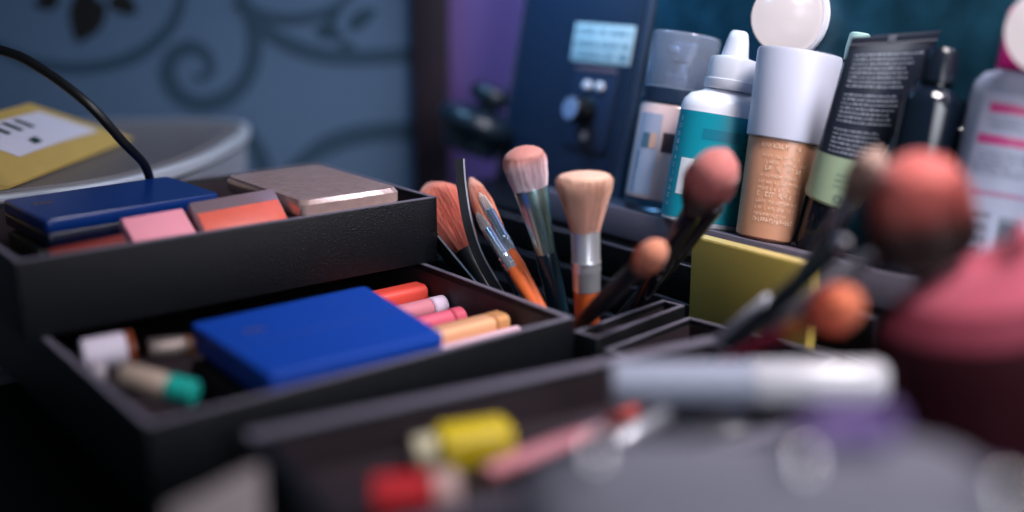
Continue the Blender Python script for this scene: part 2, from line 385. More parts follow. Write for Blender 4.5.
box(bm, (-.008, -.006, .132), (.016, .008, .007), .002); obj('pump', bm, mat('grey_pump', (120, 134, 160), .22, .5), b)
# 2 teal bottle
b = bottle('dropper_bottle', 'teal and white dropper bottle with a ribbed white nozzle cap', .1870, .0610)
sh = [(.032, 0), (.034, .002), (.034, .089), (.0325, .095), (.028, .100), (.020, .103), (.018, .105)]
bm = NB(); lathe(bm, sh, 48, sy=.75); obj('bottle_body', bm, white_p, b)
rt = lambda z: .034
bm = NB(); curved_patch(bm, rt, -1.9, 1.9, .004, .086, 0, .0003, 1, .75, 30)
for k in range(13): curved_text(bm, rt, .42, 1.15, .018 + k * .0048, .0022, 1, .034, 1, .75)
for k in range(12): curved_text(bm, rt, -1.32, -1.22, .012 + k * .006, .0034, 2, .034, 1, .75)
curved_patch(bm, rt, -1.0, -.62, .022, .05, 2, .0005, 1, .75); curved_patch(bm, rt, -.55, .35, .066, .074, 3, .0005, 1, .75)
obj('label_print', bm, [mat('teal_label', (16, 142, 162), .35), mat('teal_ink', (12, 74, 92), .5), whiteink, mat('teal_dark', (14, 118, 142), .4)], b)
bm = NB(); lathe(bm, [(.0185, .1055), (.0195, .107), (.0195, .113), (.0185, .1135), (.0185, .1275), (.0175, .130), (.0105, .1315), (.0085, .144), (.0068, .150), (.005, .1515)], 44, rib=(.1145, .127, .88))
obj('nozzle_cap', bm, mat('cap_white', (196, 200, 212), .3), b)
# 3 foundation
b = bottle('foundation_bottle', 'tan foundation bottle with a tall matte white cap behind the gold box', 0.1883, 0.0017)
pf = [(.018, 0), (.0215, .0025), (.0255, .074), (.0245, .0765)]
bm = NB(); lathe(bm, pf, 48); obj('bottle_body', bm, mat('tan_foundation', (188, 136, 108), .3), b)
rfn = lambda z: .0215 + (z - .0025) / .0715 * .004
bm = NB()
for k in range(11):
    h = .0022 if k % 4 else .0036
    curved_text(bm, rfn, -.75, .62 - .3 * (k % 3 == 1), (.014 + k * .0047), h, 0, .024, fill=.75)
curved_text(bm, rfn, -.85, .3, .068, .0035, 0, .024)
obj('label_print', bm, mat('cream_ink', (232, 196, 170), .5), b)
bm = NB(); lathe(bm, [(.0262, .0745), (.0272, .0755), (.0307, .137), (.0298, .139), (.026, .1393)], 56); obj('cap', bm, mat('lilac_white_cap', (190, 193, 212), .42), b)
# 4 small pale green stopper behind the foundation
b = bottle('dropper_vial', 'small vial with a pale green stopper standing behind the foundation cap', .2270, -.018)
bm = NB(); lathe(bm, [(.009, 0), (.010, .002), (.010, .135), (.006, .14)], 24); obj('vial', bm, mat('pale_vial', (150, 170, 180), .3), b)
bm = NB(); lathe(bm, [(.0085, .1405), (.0085, .150), (.0075, .160), (.006, .161)], 24); obj('stopper', bm, mat('pale_green', (168, 204, 196), .4), b)
# 5 squeeze tube standing on its cap
b = bottle('squeeze_tube', 'black squeeze tube with a pale green band, standing on its black cap', 0.1997, -0.0341, 'tube', (0.0204, -0.0383, 0.1494))
bm = NB(); lathe(bm, [(.0125, 0), (.0135, .0015), (.0158, .036), (.0148, .0375)], 40); obj('cap', bm, mat('tube_cap', (16, 22, 34), .2), b)
def loft(bm, rows, seg=40, mat_of=lambda z: 0):
    rings = []
    for (a, bq, z) in rows: rings.append([bm.verts.new((a * math.cos(2*PI*k/seg), bq * math.sin(2*PI*k/seg), z)) for k in range(seg)])
    for i, (p, q) in enumerate(zip(rings, rings[1:])):
        for k in range(seg): bm.faces.new((p[k], p[(k+1) % seg], q[(k+1) % seg], q[k])).material_index = mat_of(rows[i][2])
    bm.faces.new(rings[0]); bm.faces.new(rings[-1])
rows = [(.013, .013, .0375), (.0195, .0185, .039), (.0205, .0195, .041)] + [(.0205 + .0075 * t, .0195 * (1 - t) ** .8 + .0009, .041 + .115 * t) for t in [k / 24 for k in range(25)]]
def tube_at(z):
    for p, q in zip(rows, rows[1:]):
        if p[2] <= z <= q[2]: k = (z - p[2]) / (q[2] - p[2]); return p[0] + (q[0] - p[0]) * k, p[1] + (q[1] - p[1]) * k
    return rows[-1][:2]
def shear(bm):
    for v in bm.verts: v.co.z += v.co.x * .34 * max(0, (v.co.z - .042) / .115)
bm = NB(); loft(bm, rows, 48, lambda z: 1 if z < .0705 else 0); box(bm, (0, 0, .159), (.056, .0022, .006), .0005, 0); box(bm, (0, -.0013, .1565), (.055, .0006, .0008), 0, 2); box(bm, (-.002, -.0016, .1595), (.005, .0005, .004), 0, 2)
shear(bm); obj('tube_body', bm, [mat('tube_black', (36, 42, 56), .28, 0, .1, 60), mat('pale_green_band', (150, 168, 140), .35), mat('crimp_grey', (150, 155, 168), .3, .6)], b)
bm = NB()
def tpatch(x0, x1, z0, z1, mi):
    vs = []
    for x, z in ((x0, z0), (x1, z0), (x1, z1), (x0, z1)):
        a, c = tube_at(z); s = max(0, 1 - (x / a) ** 2); vs.append(bm.verts.new((x, -c * math.sqrt(s) - .0004, z)))
    bm.faces.new(vs).material_index = mi
for row in range(23):
    z = .0775 + row * .0032
    if row in (6, 14): continue
    a = tube_at(z)[0] * .82; x = -a
    while x < a * R.uniform(.45, .95):
        w = R.uniform(.001, .0032); tpatch(x, x + w, z, z + R.choice((.0009, .0012, .0014)), 0); x += w + .0007
for row in range(3):
    x = -.009
    while x < .004 - row * .002: w = R.uniform(.0008, .002); tpatch(x, x + w, .062 - row * .004, .0632 - row * .004, 1); x += w + .0006
tpatch(-.006, -.001, .047, .0485, 1); tpatch(-.0065, -.005, .044, .0485, 1); tpatch(-.002, -.0008, .044, .0485, 1); tpatch(-.006, -.001, .0435, .0445, 1)
shear(bm); obj('tube_print', bm, [mat('grey_ink', (138, 146, 160), .5), mat('olive_ink', (112, 136, 116), .5)], b)
# 6, 7 dark bottles
b = bottle('dark_bottle', 'glossy black narrow-necked bottle in front of the black tube', 0.1901, -0.1099)
bm = NB(); lathe(bm, [(.0185, 0), (.020, .002), (.020, .112), (.0185, .118), (.0115, .123), (.0105, .124), (.0105, .126)], 40, sy=.85); obj('bottle_body', bm, mat('dark_glass', (13, 22, 34), .1, spec=.7), b)
bm = NB(); lathe(bm, [(.0102, .126), (.0118, .127), (.0112, .146), (.009, .149)], 32); obj('cap', bm, mat('dark_cap', (18, 26, 38), .2), b)
b = bottle('dark_bottle', 'shorter black bottle with rounded shoulders left of the pink-capped bottle', .2260, -.1120)
bm = NB(); lathe(bm, [(.011, 0), (.0125, .002), (.0125, .095), (.011, .101), (.007, .104)], 36); obj('bottle_body', bm, MATS['dark_glass'], b)
bm = NB(); lathe(bm, [(.0066, .104), (.0078, .105), (.0074, .118), (.005, .120)], 28); obj('cap', bm, MATS['dark_cap'], b)
# 8 big lotion bottle
b = bottle('lotion_bottle', 'large translucent lotion bottle with pink striped label and magenta cap at right', .2130, -.1530)
bm = NB(); lathe(bm, [(.026, 0), (.0285, .003), (.0285, .122), (.027, .131), (.022, .137), (.015, .140), (.0135, .1405)], 48, sy=.7); obj('bottle_body', bm, mat('translucent_lotion', (176, 188, 216), .22, trans=.1), b)
rl = lambda z: .0285
bm = NB(); curved_patch(bm, rl, -1.05, 1.05, .006, .124, 0, .0004, 1, .7, 24)
curved_patch(bm, rl, -.8, .6, .112, .118, 1, .0007, 1, .7); curved_patch(bm, rl, -.95, .45, .092, .098, 1, .0007, 1, .7); curved_patch(bm, rl, -.8, .4, .060, .063, 4, .0007, 1, .7)
for k in range(5): curved_text(bm, rl, -.95, .7, .073 + k * .0032, .0018, 2, .0285, 1, .7, .0009)
for k in range(3): curved_text(bm, rl, -.75, .6, .1015 + k * .003, .0018, 2, .0285, 1, .7, .0009)
for k in range(5): curved_text(bm, rl, -.95, -.3, .016 + k * .0075, .003, 3, .0285, 1, .7, .0009)
curved_patch(bm, rl, -.1, .5, .012, .048, 5, .0006, 1, .7)
for k in range(12): curved_patch(bm, rl, -.04 + k * .04, -.02 + k * .04 + R.uniform(0, .012), .016, .044, 3, .0009, 1, .7, 2)
obj('label_print', bm, [mat('lilac_label', (204, 208, 232), .4), mat('magenta_print', (226, 84, 150), .4), mat('label_grey_ink', (120, 128, 150), .5), mat('label_dark_ink', (66, 74, 96), .5), mat('pale_pink_print', (206, 152, 190), .5), mat('barcode_ground', (150, 158, 178), .5)], b)
bm = NB(); lathe(bm, [(.0145, .1405), (.016, .142), (.0155, .178), (.0135, .181)], 36); obj('cap', bm, mat('magenta_cap', (222, 30, 140), .3), b)
# gold box
mw = flatframe((.1525 - .0005, -.022, .0085), V((0, -1, 0)))
bm = NB(); box(bm, (0, 0, .0595), (.107, .0115, .119), .0008)
g = thing('gold_box', 'upright flat gold box in front of the foundation bottle', 'box', M(((0, 1, 0, .1452), (-1, 0, 0, -.0245), (0, 0, 1, .0085), (0, 0, 0, 1))))
obj('carton', bm, mat('gold_card', (176, 154, 76), .5, .1, .06, 900, var=.12), g)
bm = NB(); box(bm, (0, 0, .1193), (.105, .010, .0006), 0); obj('carton_lid', bm, mat('gold_card_edge', (206, 186, 122), .4, .3), g)

# ------------------------------------------------------------------ brushes
def brush(name, label, T, L, head, ferr, handle, stops, dome=.25, fibres=700, core=.92, hz=None, fm=None, hm=None, oval=1, group='makeup brushes standing in the case', seed=1, zend=.0095, length=None):
    """T, L: (px, py, depth) of the tip and of a point down the handle. head/ferr/handle: lists of (distance from tip in px, half width in px)."""
    A, B = at(*T), at(*L); ax = (A - B).normalized(); px = T[2] / F
    n_px = math.hypot(T[0] - L[0], T[1] - L[1]); k = (A - B).length / n_px    # metres of axis per pixel
    tot = (A.z - zend) / ax.z if length is None else length
    base = A - ax * tot
    root = thing(name, label, 'makeup brush', frame(base, ax), group)
    z = lambda d: tot - d * k
    rr = R.__class__(seed)
    hl = head[-1][0]; rm = max(r for _, r in head) * px
    env = [(1 - d / hl, r * px) for d, r in reversed(head)]
    zb, zt = z(hl), z(0); H = zt - zb; dm = dome * H
    def pt(q, t, a): r = interp(env, t) * q; return V((r * math.cos(a), r * math.sin(a) * oval, zb + H * t))
    def tend(q): return 1 - dome * (1 - math.sqrt(max(0, 1 - min(q, 1) ** 2)))
    bm = NB(); lay = bm.verts.layers.float.new('along'); seg = 36
    prof = [(i / 14 * tend(core), core) for i in range(15)] + [(tend(core * q), core * q) for q in (.93, .8, .6, .35, .05)]
    rings = []
    for t, q in prof:
        ring = []
        for kk in range(seg):
            v = bm.verts.new(pt(q * (1 + rr.uniform(-.015, .015)), t * (1 - .012 * rr.random()), 2 * PI * kk / seg)); v[lay] = t; ring.append(v)
        rings.append(ring)
    for a, b2 in zip(rings, rings[1:]):
        for kk in range(seg): bm.faces.new((a[kk], a[(kk+1) % seg], b2[(kk+1) % seg], b2[kk]))
    bm.faces.new(rings[-1]); bm.faces.new(rings[0])
    for i in range(fibres):
        q = min(1.04, .3 + .72 * rr.random() ** .35) + rr.uniform(-.02, .03); a = rr.uniform(0, 2 * PI); te = tend(q) * rr.uniform(.93, 1.015); w = rr.uniform(.00016, .00034)
        t0 = 0 if q > .85 else max(0, te - .3); prev = None; da = rr.uniform(-.06, .06)
        for j in range(6):
            s = j / 5; t = t0 + (te - t0) * s; c = pt(q * (1 + rr.uniform(-.006, .012) * s), t, a + da * s); ww = w * (1 - .65 * s)
            tang = V((-math.sin(a), math.cos(a) * oval, 0)).normalized(); rad = V((math.cos(a), math.sin(a), 0))
            cur = [bm.verts.new(c + tang * ww), bm.verts.new(c - tang * ww), bm.verts.new(c + rad * ww * 1.2)]
            for v in cur: v[lay] = min(1, t + rr.uniform(-.04, .04))
            if prev:
                for m_ in range(3): bm.faces.new((prev[m_], prev[(m_+1) % 3], cur[(m_+1) % 3], cur[m_]))
            prev = cur
        bm.faces.new(prev)
    obj('bristles', bm, hair_mat(name + '_hair', stops), root, ang=60)
    if ferr:
        bm = NB(); lathe(bm, [(r * px, z(d)) for d, r in ferr], 36, sy=oval if len(ferr) < 4 or oval == 1 else oval); obj('ferrule', bm, fm or silver, root)
    bm = NB(); hp = [(r * px, z(d)) for d, r in handle]; lastz = hp[-1][1]
    if lastz > .004: hp += [(hp[-1][0] * .95, lastz * .4), (hp[-1][0] * .8, .004)]
    hp.append((hp[-1][0] * .45, 0)); lathe(bm, hp, 28); obj('handle', bm, hm or black_p, root)
    return root
navy_h = mat('navy_handle', (20, 40, 54), .22, coat=.5); orange_h = mat('orange_wood', (196, 92, 44), .3, coat=.5)
teal_f = mat('green_silver_ferrule', (160, 196, 196), .26, .9)
# kabuki-like flat top
brush('powder_brush', 'tan flat-topped powder brush with a silver ferrule and orange handle', (584, 171, .775), (587, 305, .795),
      [(0, 28), (12, 28.5), (30, 23), (48, 17), (60, 14)], [(57, 13.5), (58, 14.8), (88, 14.6), (90, 15.6), (93, 14.4), (97, 15.4), (100, 14.6), (119, 14.2)], [(119, 13.8), (150, 13), (240, 8)],
      [(0, (196, 146, 130)), (.45, (222, 172, 152)), (1, (230, 186, 164))], .12, 2400, .93, hm=orange_h, seed=3, fm=silver)
# pink-white tapered
brush('powder_brush', 'pink and white domed powder brush with a green-silver tapered ferrule', (521, 146, .80), (560, 315, .83),
      [(0, 21.5), (16, 22), (30, 20), (42, 17)], [(40, 16.8), (42, 17.2), (60, 15.5), (85, 12.5), (108, 10.5)], [(108, 10.6), (112, 11.2), (150, 11), (240, 7)],
      [(0, (216, 198, 208)), (.55, (222, 190, 196)), (.75, (216, 150, 142)), (1, (214, 138, 128))], .32, 1800, .93, hm=navy_h, fm=teal_f, seed=4)
# left red fluffy
brush('blush_brush', 'reddish fluffy blush brush with black handle, half hidden behind the upper tray', (428, 184, .915), (486, 290, .87),
      [(0, 17), (18, 25), (42, 25), (66, 18), (80, 12)], [(78, 11.5), (80, 12), (96, 11)], [(96, 11), (130, 10), (240, 6)],
      [(0, (150, 72, 62)), (.4, (216, 112, 94)), (1, (232, 142, 120))], .35, 1800, .9, hm=black_p, fm=black_p, seed=5)
# orange-pink with navy handle
brush('blush_brush', 'slender orange-brown brush with a glossy navy handle beside the curved black strip', (470, 177, .905), (527, 302, .855),
      [(0, 5), (14, 8.5), (34, 10.5), (56, 9.5), (68, 8)], [(66, 7.6), (68, 8), (74, 8.2)], [(74, 8.4), (100, 9), (140, 8), (240, 5)],
      [(0, (196, 112, 90)), (.5, (226, 140, 112)), (1, (236, 176, 156))], .3, 1100, .9, hm=navy_h, fm=navy_h, seed=6)
# two thin orange ones with clear-silver ferrules
for lab, T, L, sd in (('thin orange-handled brush with silver ferrule, the farther of the crossed pair', (479, 192, .852), (540, 305, .80), 8),
                      ('thin orange-handled brush with crimped silver ferrule, the nearer of the pair', (476, 212, .842), (534, 304, .79), 9)):
    brush('detail_brush', lab, T, L, [(0, 1.5), (8, 4), (18, 5), (24, 4.5)], [(22, 4.3), (24, 5.2), (54, 5.6), (56, 6.4), (58, 5.4), (61, 6.3), (64, 5.6), (70, 5.4)], [(70, 5.2), (84, 6.4), (110, 5.6), (200, 3)],
          [(0, (206, 190, 190)), (1, (224, 200, 190))], .4, 300, .85, hm=orange_h, fm=mat('pale_silver', (214, 218, 226), .18, .85), seed=sd, length=.15)
# peach sponge tip
brush('eyeshadow_brush', 'small peach tipped brush with black handle leaning left of the round pink brush', (664, 243, .70), (576, 328, .775),
      [(0, 12), (8, 15), (20, 16), (30, 12), (36, 8)], [(33, 7.5), (35, 9), (52, 10)], [(52, 10), (80, 10.5), (130, 7), (240, 4)],
      [(0, (140, 70, 56)), (.35, (222, 130, 100)), (1, (238, 156, 124))], .5, 900, .93, hm=mat('soft_black', (20, 20, 26), .4), fm=mat('soft_black', (20, 20, 26), .4), seed=10)
# round pink
brush('blush_brush', 'round pink brush with dark-rooted bristles and black handle in front of the bottles', (728, 150, .705), (640, 300, .805),
      [(0, 15), (12, 25), (34, 27), (52, 20), (64, 11)], [(60, 9), (63, 11), (90, 10.5)], [(90, 10.5), (130, 10), (240, 6)],
      [(0, (30, 20, 26)), (.25, (64, 36, 40)), (.5, (196, 110, 108)), (1, (226, 136, 130))], .5, 1600, .92, hm=mat('glossy_black', (22, 20, 28), .2, coat=.4), fm=MATS['glossy_black'], seed=11)
# big right brush
brush('powder_brush', 'large blurred pink-brown powder brush in front of the lotion bottle', (914, 152, .56), (934, 330, .585),
      [(0, 34), (14, 42), (50, 50), (82, 54), (104, 44), (114, 18)], [(108, 14), (112, 17), (134, 12)], [(134, 12), (150, 13), (170, 12), (300, 8)],
      [(0, (28, 20, 22)), (.38, (58, 38, 36)), (.55, (176, 88, 82)), (1, (210, 104, 96))], .3, 2200, .92, hm=mat('dark_green_handle', (26, 44, 50), .22, coat=.5), fm=mat('dark_ferrule', (40, 44, 52), .2, .7), seed=12, length=.075)
brush('concealer_brush', 'slim brush with a pale peach head just left of the large pink-brown brush', (882, 148, .62), (776, 318, .69),
      [(0, 10), (12, 17), (34, 17), (54, 10)], [(52, 9), (54, 10), (90, 8)], [(90, 8), (120, 7.5), (300, 5)],
      [(0, (150, 120, 110)), (1, (196, 160, 146))], .5, 700, .92, hm=MATS['dark_green_handle'], fm=mat('grey_ferrule', (150, 150, 160), .25, .8), seed=13, length=.125)
brush('lip_brush', 'orange-red tipped brush lying low over the organiser at right', (862, 296, .56), (778, 336, .60),
      [(0, 14), (10, 24), (32, 25), (52, 15), (60, 10)], [(58, 9), (60, 10), (82, 9)], [(82, 9), (130, 7), (200, 5)],
      [(0, (150, 60, 46)), (.4, (236, 98, 66)), (1, (244, 134, 94))], .45, 900, .92, hm=mat('magenta_handle', (120, 26, 50), .3), fm=mat('orange_ferrule', (190, 110, 60), .3, .4), seed=14, length=.085)
def stick(name, label, cat, A, B, r, m, tip=None, tipm=None, tipf=.2, group=None):
    A, B = V(A), V(B); ax = (A - B); L = ax.length; o = thing(name, label, cat, frame(B, ax), group)
    bm = NB(); l0 = L * (1 - tipf) if tipm else L; lathe(bm, [(r * .8, 0), (r, .001), (r, l0 - .0005), (r * .9, l0)], 24); obj('barrel', bm, m, o)
    if tipm:
        bm = NB(); lathe(bm, [(r * .9, l0), (r * 1.02, l0 + .0005), (r * .95, L - .002), (r * .55, L)], 24); obj('tip', bm, tipm, o)
    return o
def down(A, B, z): A, B = V(A), V(B); k = (A.z - z) / (A.z - B.z); return A + (B - A) * k
A, B = at(716, 206, .755), at(630, 310, .835); stick('brush_handle_pencil', 'plain black cosmetic pencil standing close behind the round pink brush handle', 'pencil', A, down(A, B, .0095), .0062, MATS['glossy_black'])
bpy.data.objects['brush_handle_pencil'].name = 'cosmetic_pencil'
A, B = at(846, 240, .60), at(742, 334, .66); stick('cosmetic_pencil', 'dark green pencil with a chrome end, leftmost of the right-hand bunch', 'pencil', A, down(A, B, .1075), .0052, MATS['dark_green_handle'], 1, chrome, .05)
A, B = at(872, 256, .60), at(800, 306, .64); stick('cosmetic_pencil', 'pale silver pencil below the large pink-brown brush', 'pencil', A, B + (B - A) * .5, .0042, mat('pale_grey_barrel', (170, 170, 180), .3))
A, B = at(770, 300, .64), at(742, 322, .66); stick('cosmetic_pencil', 'white-ended pencil poking out of the organiser beside the gold box', 'pencil', A, down(A, B, .1075), .0042, mat('grey_white_barrel', (190, 192, 204), .35))
# curved strip
pts = [at(459, 159, .845), at(461, 185, .845), at(467, 222, .842), at(478, 256, .838), at(498, 292, .832)]
pts.append(pts[-1] + (pts[-1] - pts[-2]) * .9); pts.append(pts[-1] + (pts[-1] - pts[-2]) * .75)
L = spline(pts, 8); cs = thing('spatula', 'thin curved black strip with a bright edge standing among the brushes', 'spatula', M.Translation(pts[-1]))
bm = NB(); bl = NB()
for b_, off, wd, th in ((bm, 0, .0032, .0011), (bl, .0036, .0006, .0012)):
    rings = []
    for i, p in enumerate(L):
        tn = (L[min(i+1, len(L)-1)] - L[max(i-1, 0)]).normalized(); u = (RT - tn * RT.dot(tn)).normalized(); w = tn.cross(u); c = p + u * off - pts[-1]
        rings.append([b_.verts.new(c + u * sx * wd + w * sy * th) for sx, sy in ((-1, -1), (1, -1), (1, 1), (-1, 1))])
    for a, b2 in zip(rings, rings[1:]):
        for k in range(4): b_.faces.new((a[k], a[(k+1) % 4], b2[(k+1) % 4], b2[k]))
    b_.faces.new(rings[0]); b_.faces.new(rings[-1])
obj('blade', bm, mat('navy_black', (16, 20, 28), .6, spec=.3), cs); obj('blade_edge', bl, mat('grey_edge', (150, 156, 168), .4), cs)

# ------------------------------------------------------------------ mid tray contents
def palette(name, label, corners, th, m, seam=None, emblem=None, rnd=.004, md=None):
    c = [V(p) for p in corners]; ctr = sum(c, V()) / 4; x = (c[1] - c[0] + c[2] - c[3]); nrm = x.cross(c[0] - c[3] + c[1] - c[2]).normalized()
    if nrm.z < 0: nrm = -nrm
    mw = flatframe(ctr - nrm * th, x, nrm); inv = mw.inverted(); o2 = [(inv @ p).xy for p in c]
    root = thing(name, label, 'palette', mw)
    out = []
    for i in range(4):
        p, a, b2 = o2[i], o2[i-1], o2[(i+1) % 4]; da, db = (a - p).normalized(), (b2 - p).normalized()
        for k in range(5): t = k / 4; out.append(tuple(p + da * rnd * (1 - t) ** 2 + db * rnd * t ** 2))
    bm = NB(); prism(bm, out, 0, th * .48, .001); obj('base', bm, md or m, root)
    bm = NB(); prism(bm, out, th * .50, th, .0012)
    if seam:
        p, q = o2[0].lerp(o2[3], seam), o2[1].lerp(o2[2], seam)
        tube(bm, [(p.x, p.y, th - .0002), (q.x, q.y, th - .0002)], .0005, 6, 1)
    obj('lid', bm, [m, bluedk], root)
    if emblem:
        bm = NB(); e = o2[0] * (1 - emblem[0]) * (1 - emblem[1]) + o2[1] * emblem[0] * (1 - emblem[1]) + o2[3] * (1 - emblem[0]) * emblem[1] + o2[2] * emblem[0] * emblem[1]
        for k in range(3):
            box(bm, (e.x + k * .0045, e.y, th + .0001), (.0012, .006, .0004)); box(bm, (e.x + k * .0045 + .0015, e.y + .0025 - .0025 * k, th + .0001), (.003, .0012, .0004))
        obj('emblem', bm, gold, root)
    return root
palette('makeup_palette', 'bright blue palette lying in the middle tray over the lipsticks', [(-.2107, .1205, .108), (-.0819, .1254, .108), (-.0977, .0080, .108), (-.2136, .0080, .108)], .017, blue, .52, (.17, .33))
def on_tray(px, py, z): return onz(px, py, z)
def rod(name, label, cat, P, Q, r, m, capm=None, capf=.3, sx=1, group=None, square=False, midm=None):
    P, Q = V(P), V(Q); ax = Q - P; L = ax.length; o = thing(name, label, cat, frame(P, ax, ZZ), group)
    l0 = L * (1 - capf) if capm else L
    def seg_(bm, a, b2, rr):
        if square: 
            t = bmesh.new(); prism(t, rbox(rr * 2 * sx, rr * 2, rr * .55), a, b2, min(.0012, (b2 - a) * .2)); add(bm, t)
        else: lathe(bm, [(rr * .86, a), (rr, a + min(.0012, (b2-a)*.2)), (rr, b2 - min(.0012, (b2-a)*.2)), (rr * .86, b2)], 28, sx=sx)
    bm = NB(); seg_(bm, 0, l0 - .0002, r); obj('body', bm, m, o)
    if capm: bm = NB(); seg_(bm, l0 + .0002, L, r * 1.03); obj('cap', bm, capm, o)
    return o
zt = .0645
AX = V((1, 0, 0))
def lip(label, px, py, z, ln, r, m, capm=None, capf=.3, square=False, tilt=.02, sx=1):
    Q = onz(px, py, z); Q.x = min(Q.x, -.0066); d = V((1, tilt, 0)).normalized(); return rod('lipstick', label, 'lipstick', Q - d * ln, Q, r, m, capm, capf, sx, 'lipsticks beside the blue palette', square)
lip('coral red lipstick at the far side of the middle tray', 429, 293, .0775, .07, .0095, mat('coral_red', (214, 72, 60), .4), square=True)
lip('pale-ended mauve lip gloss second from the far side', 447, 304, .0765, .08, .0075, mat('mauve_gloss', (196, 120, 134), .25), mat('pale_lilac_cap', (206, 186, 206), .2, coat=.5), .16)
lip('rose pink lip gloss between the mauve gloss and the tan tube', 462, 317, .0765, .085, .0078, mat('rose_gloss', (206, 92, 112), .22, coat=.5), mat('rose_tip', (196, 84, 104), .3), .12)
lip('rounded tan and gold lipstick tube in the middle tray corner', 503, 324, .0815, .095, .0088, mat('tan_gold', (226, 170, 128), .3, .15, coat=.4), mat('tan_gold_end', (214, 156, 104), .3, .3), .12, True)
lip('slim pale pink lip pencil nearest the front wall of the middle tray', 519, 331, .0800, .11, .0042, mat('pale_pink', (228, 190, 204), .3))
# left end of the middle tray
P, Q = at(82, 357, .678), at(134, 347, .690); rod('pill_bottle', 'small white-labelled amber vial at the left end of the middle tray', 'vial', P, Q, .0105, mat('vial_label', (206, 196, 212), .45), mat('amber_cap', (130, 62, 36), .3), .14)
P, Q = at(148, 350, .692), at(194, 345, .705); rod('glitter_vial', 'clear glitter vial lying behind the amber vial', 'vial', P, Q, .007, mat('glitter', (128, 116, 112), .25, .6, .6, 500, var=.9), mat('amber_band', (110, 70, 50), .3), .2)
P, Q = at(122, 374, .64), at(196, 394, .635); rod('nail_polish', 'beige tube with a teal tip lying in front of the amber vial', 'tube', P, Q, .0072, mat('beige_tube', (166, 146, 132), .4), mat('teal_tip', (28, 158, 146), .4), .38)
P, Q = at(93, 373, .66), at(106, 371, .662); rod('jar', 'tiny pale jar under the amber vial', 'jar', P, Q, .006, mat('pale_jar', (170, 160, 168), .4))
bm = NB(); box(bm, (-.175, .064, .0755), (.08, .1, .022), .002); tag(obj('eyeshadow_box', bm, black_m), 'black flat box underneath the bright blue palette', 'box')

# ------------------------------------------------------------------ upper tray contents
palette('makeup_palette', 'dark blue glossy palette resting on the left side of the upper tray', [(-0.2627, 0.3171, 0.16), (-0.1348, 0.3318, 0.16), (-0.1314, 0.2448, 0.16), (-0.2591, 0.2302, 0.16)], .018, mat('blue_glossy', (8, 44, 108), .28, 0, 0, spec=.5), None, (.1, .35), md=mat('navy_base', (8, 12, 40), .4))
bm = NB(); box(bm, (-.205, .268, .124), (.12, .07, .033), .002); tag(obj('eyeshadow_box', bm, black_m), 'black box under the dark blue palette in the upper tray', 'box')
def compact(name, label, P0, P1, hgt, th, tilt, casem, panm, inset=.0025, strip=0):
    """long compact lying along P0-P1, its face tilted up towards the camera"""
    P0, P1 = V(P0), V(P1); x = P1 - P0; L = x.length; nrm = V((0, -math.cos(tilt), math.sin(tilt))); mw = flatframe(P0, x, nrm)
    root = thing(name, label, 'compact', mw)
    bm = NB(); box(bm, (L/2, hgt/2, -th/2), (L, hgt, th), .0012); obj('case', bm, casem, root)
    bm = NB(); box(bm, (L/2, (hgt - strip)/2, .0004), (L - inset*2, hgt - strip - inset*2, .0012), .0005); obj('pan', bm, panm, root)
    return root
clearT = mat('clear_case', (235, 225, 235), .1, 0, trans=.8, ior=1.3)
# pink block, coral compact, dark red compact: leaning on the front wall
compact('blush_compact', 'flat pale pink blush block leaning in the upper tray', (-.2150, .183, .1375), (-.1710, .183, .1405), .036, .010, .95, mat('pink_card', (222, 140, 158), .45), mat('pink_pan', (226, 146, 162), .5), .0006)
compact('blush_compact', 'clear-cased coral blush compact next to the pale pink block', (-.1685, .184, .1405), (-.1035, .184, .1445), .034, .012, .8, mat('mauve_grey_case', (122, 104, 112), .2, .2, coat=.5), mat('coral_pan', (206, 92, 76), .4, var=.2, scale=60), .0015, .009)
bm = NB(); 
compact('blush_compact', 'dark red compact at the left of the upper tray, below the dark blue palette', (-.2700, .1805, .1380), (-.2190, .1805, .1430), .018, .006, .8, mat('dark_grey_case', (42, 36, 40), .35), mat('dark_red_pan', (110, 32, 26), .45), .0015)
# clear acrylic case at right
cmw = M.Translation((-.0600, .2385, .1075))
c = thing('eyeshadow_case', 'clear lidded case with taupe shimmer top filling the right end of the upper tray', 'case', cmw)
bm = NB(); prism(bm, rbox(.080, .122, .006), 0, .040, .002); obj('case_base', bm, mat('taupe_case', (120, 96, 100), .25, .3), c)
bm = NB(); prism(bm, rbox(.083, .126, .007), .0405, .0535, .003); obj('case_lid', bm, mat('taupe_shimmer', (186, 156, 150), .16, .45, .15, 120, var=.25), c)

# ------------------------------------------------------------------ container with lid, packet, cable
cpts = [(-.44, .50), (-.40, .405), (-.33, .362), (-.2547, .3615), (-.1614, .3690), (-.0632, .432), (.025, .533), (.060, .595), (.058, .628), (.03, .665), (-.04, .715), (-.12, .748), (-.24, .76), (-.36, .72), (-.42, .62)]
n = len(cpts); ring = []
for i in range(n):
    p0, p1, p2, p3 = (V((*cpts[(i + k) % n], 0)) for k in (-1, 0, 1, 2))
    for k in range(8):
        t = k / 8; q = .5 * ((2*p1) + (p2-p0)*t + (2*p0-5*p1+4*p2-p3)*t*t + (3*p1-p0-3*p2+p3)*t**3); ring.append((q.x, q.y))
ccx = sum(p[0] for p in ring) / len(ring); ccy = sum(p[1] for p in ring) / len(ring)
ring = [(x - ccx, y - ccy) for x, y in ring]
ct = thing('storage_tub', 'rounded grey storage tub with ribbed sides and a flat lid behind the trays', 'tub', M.Translation((ccx, ccy, 0)))
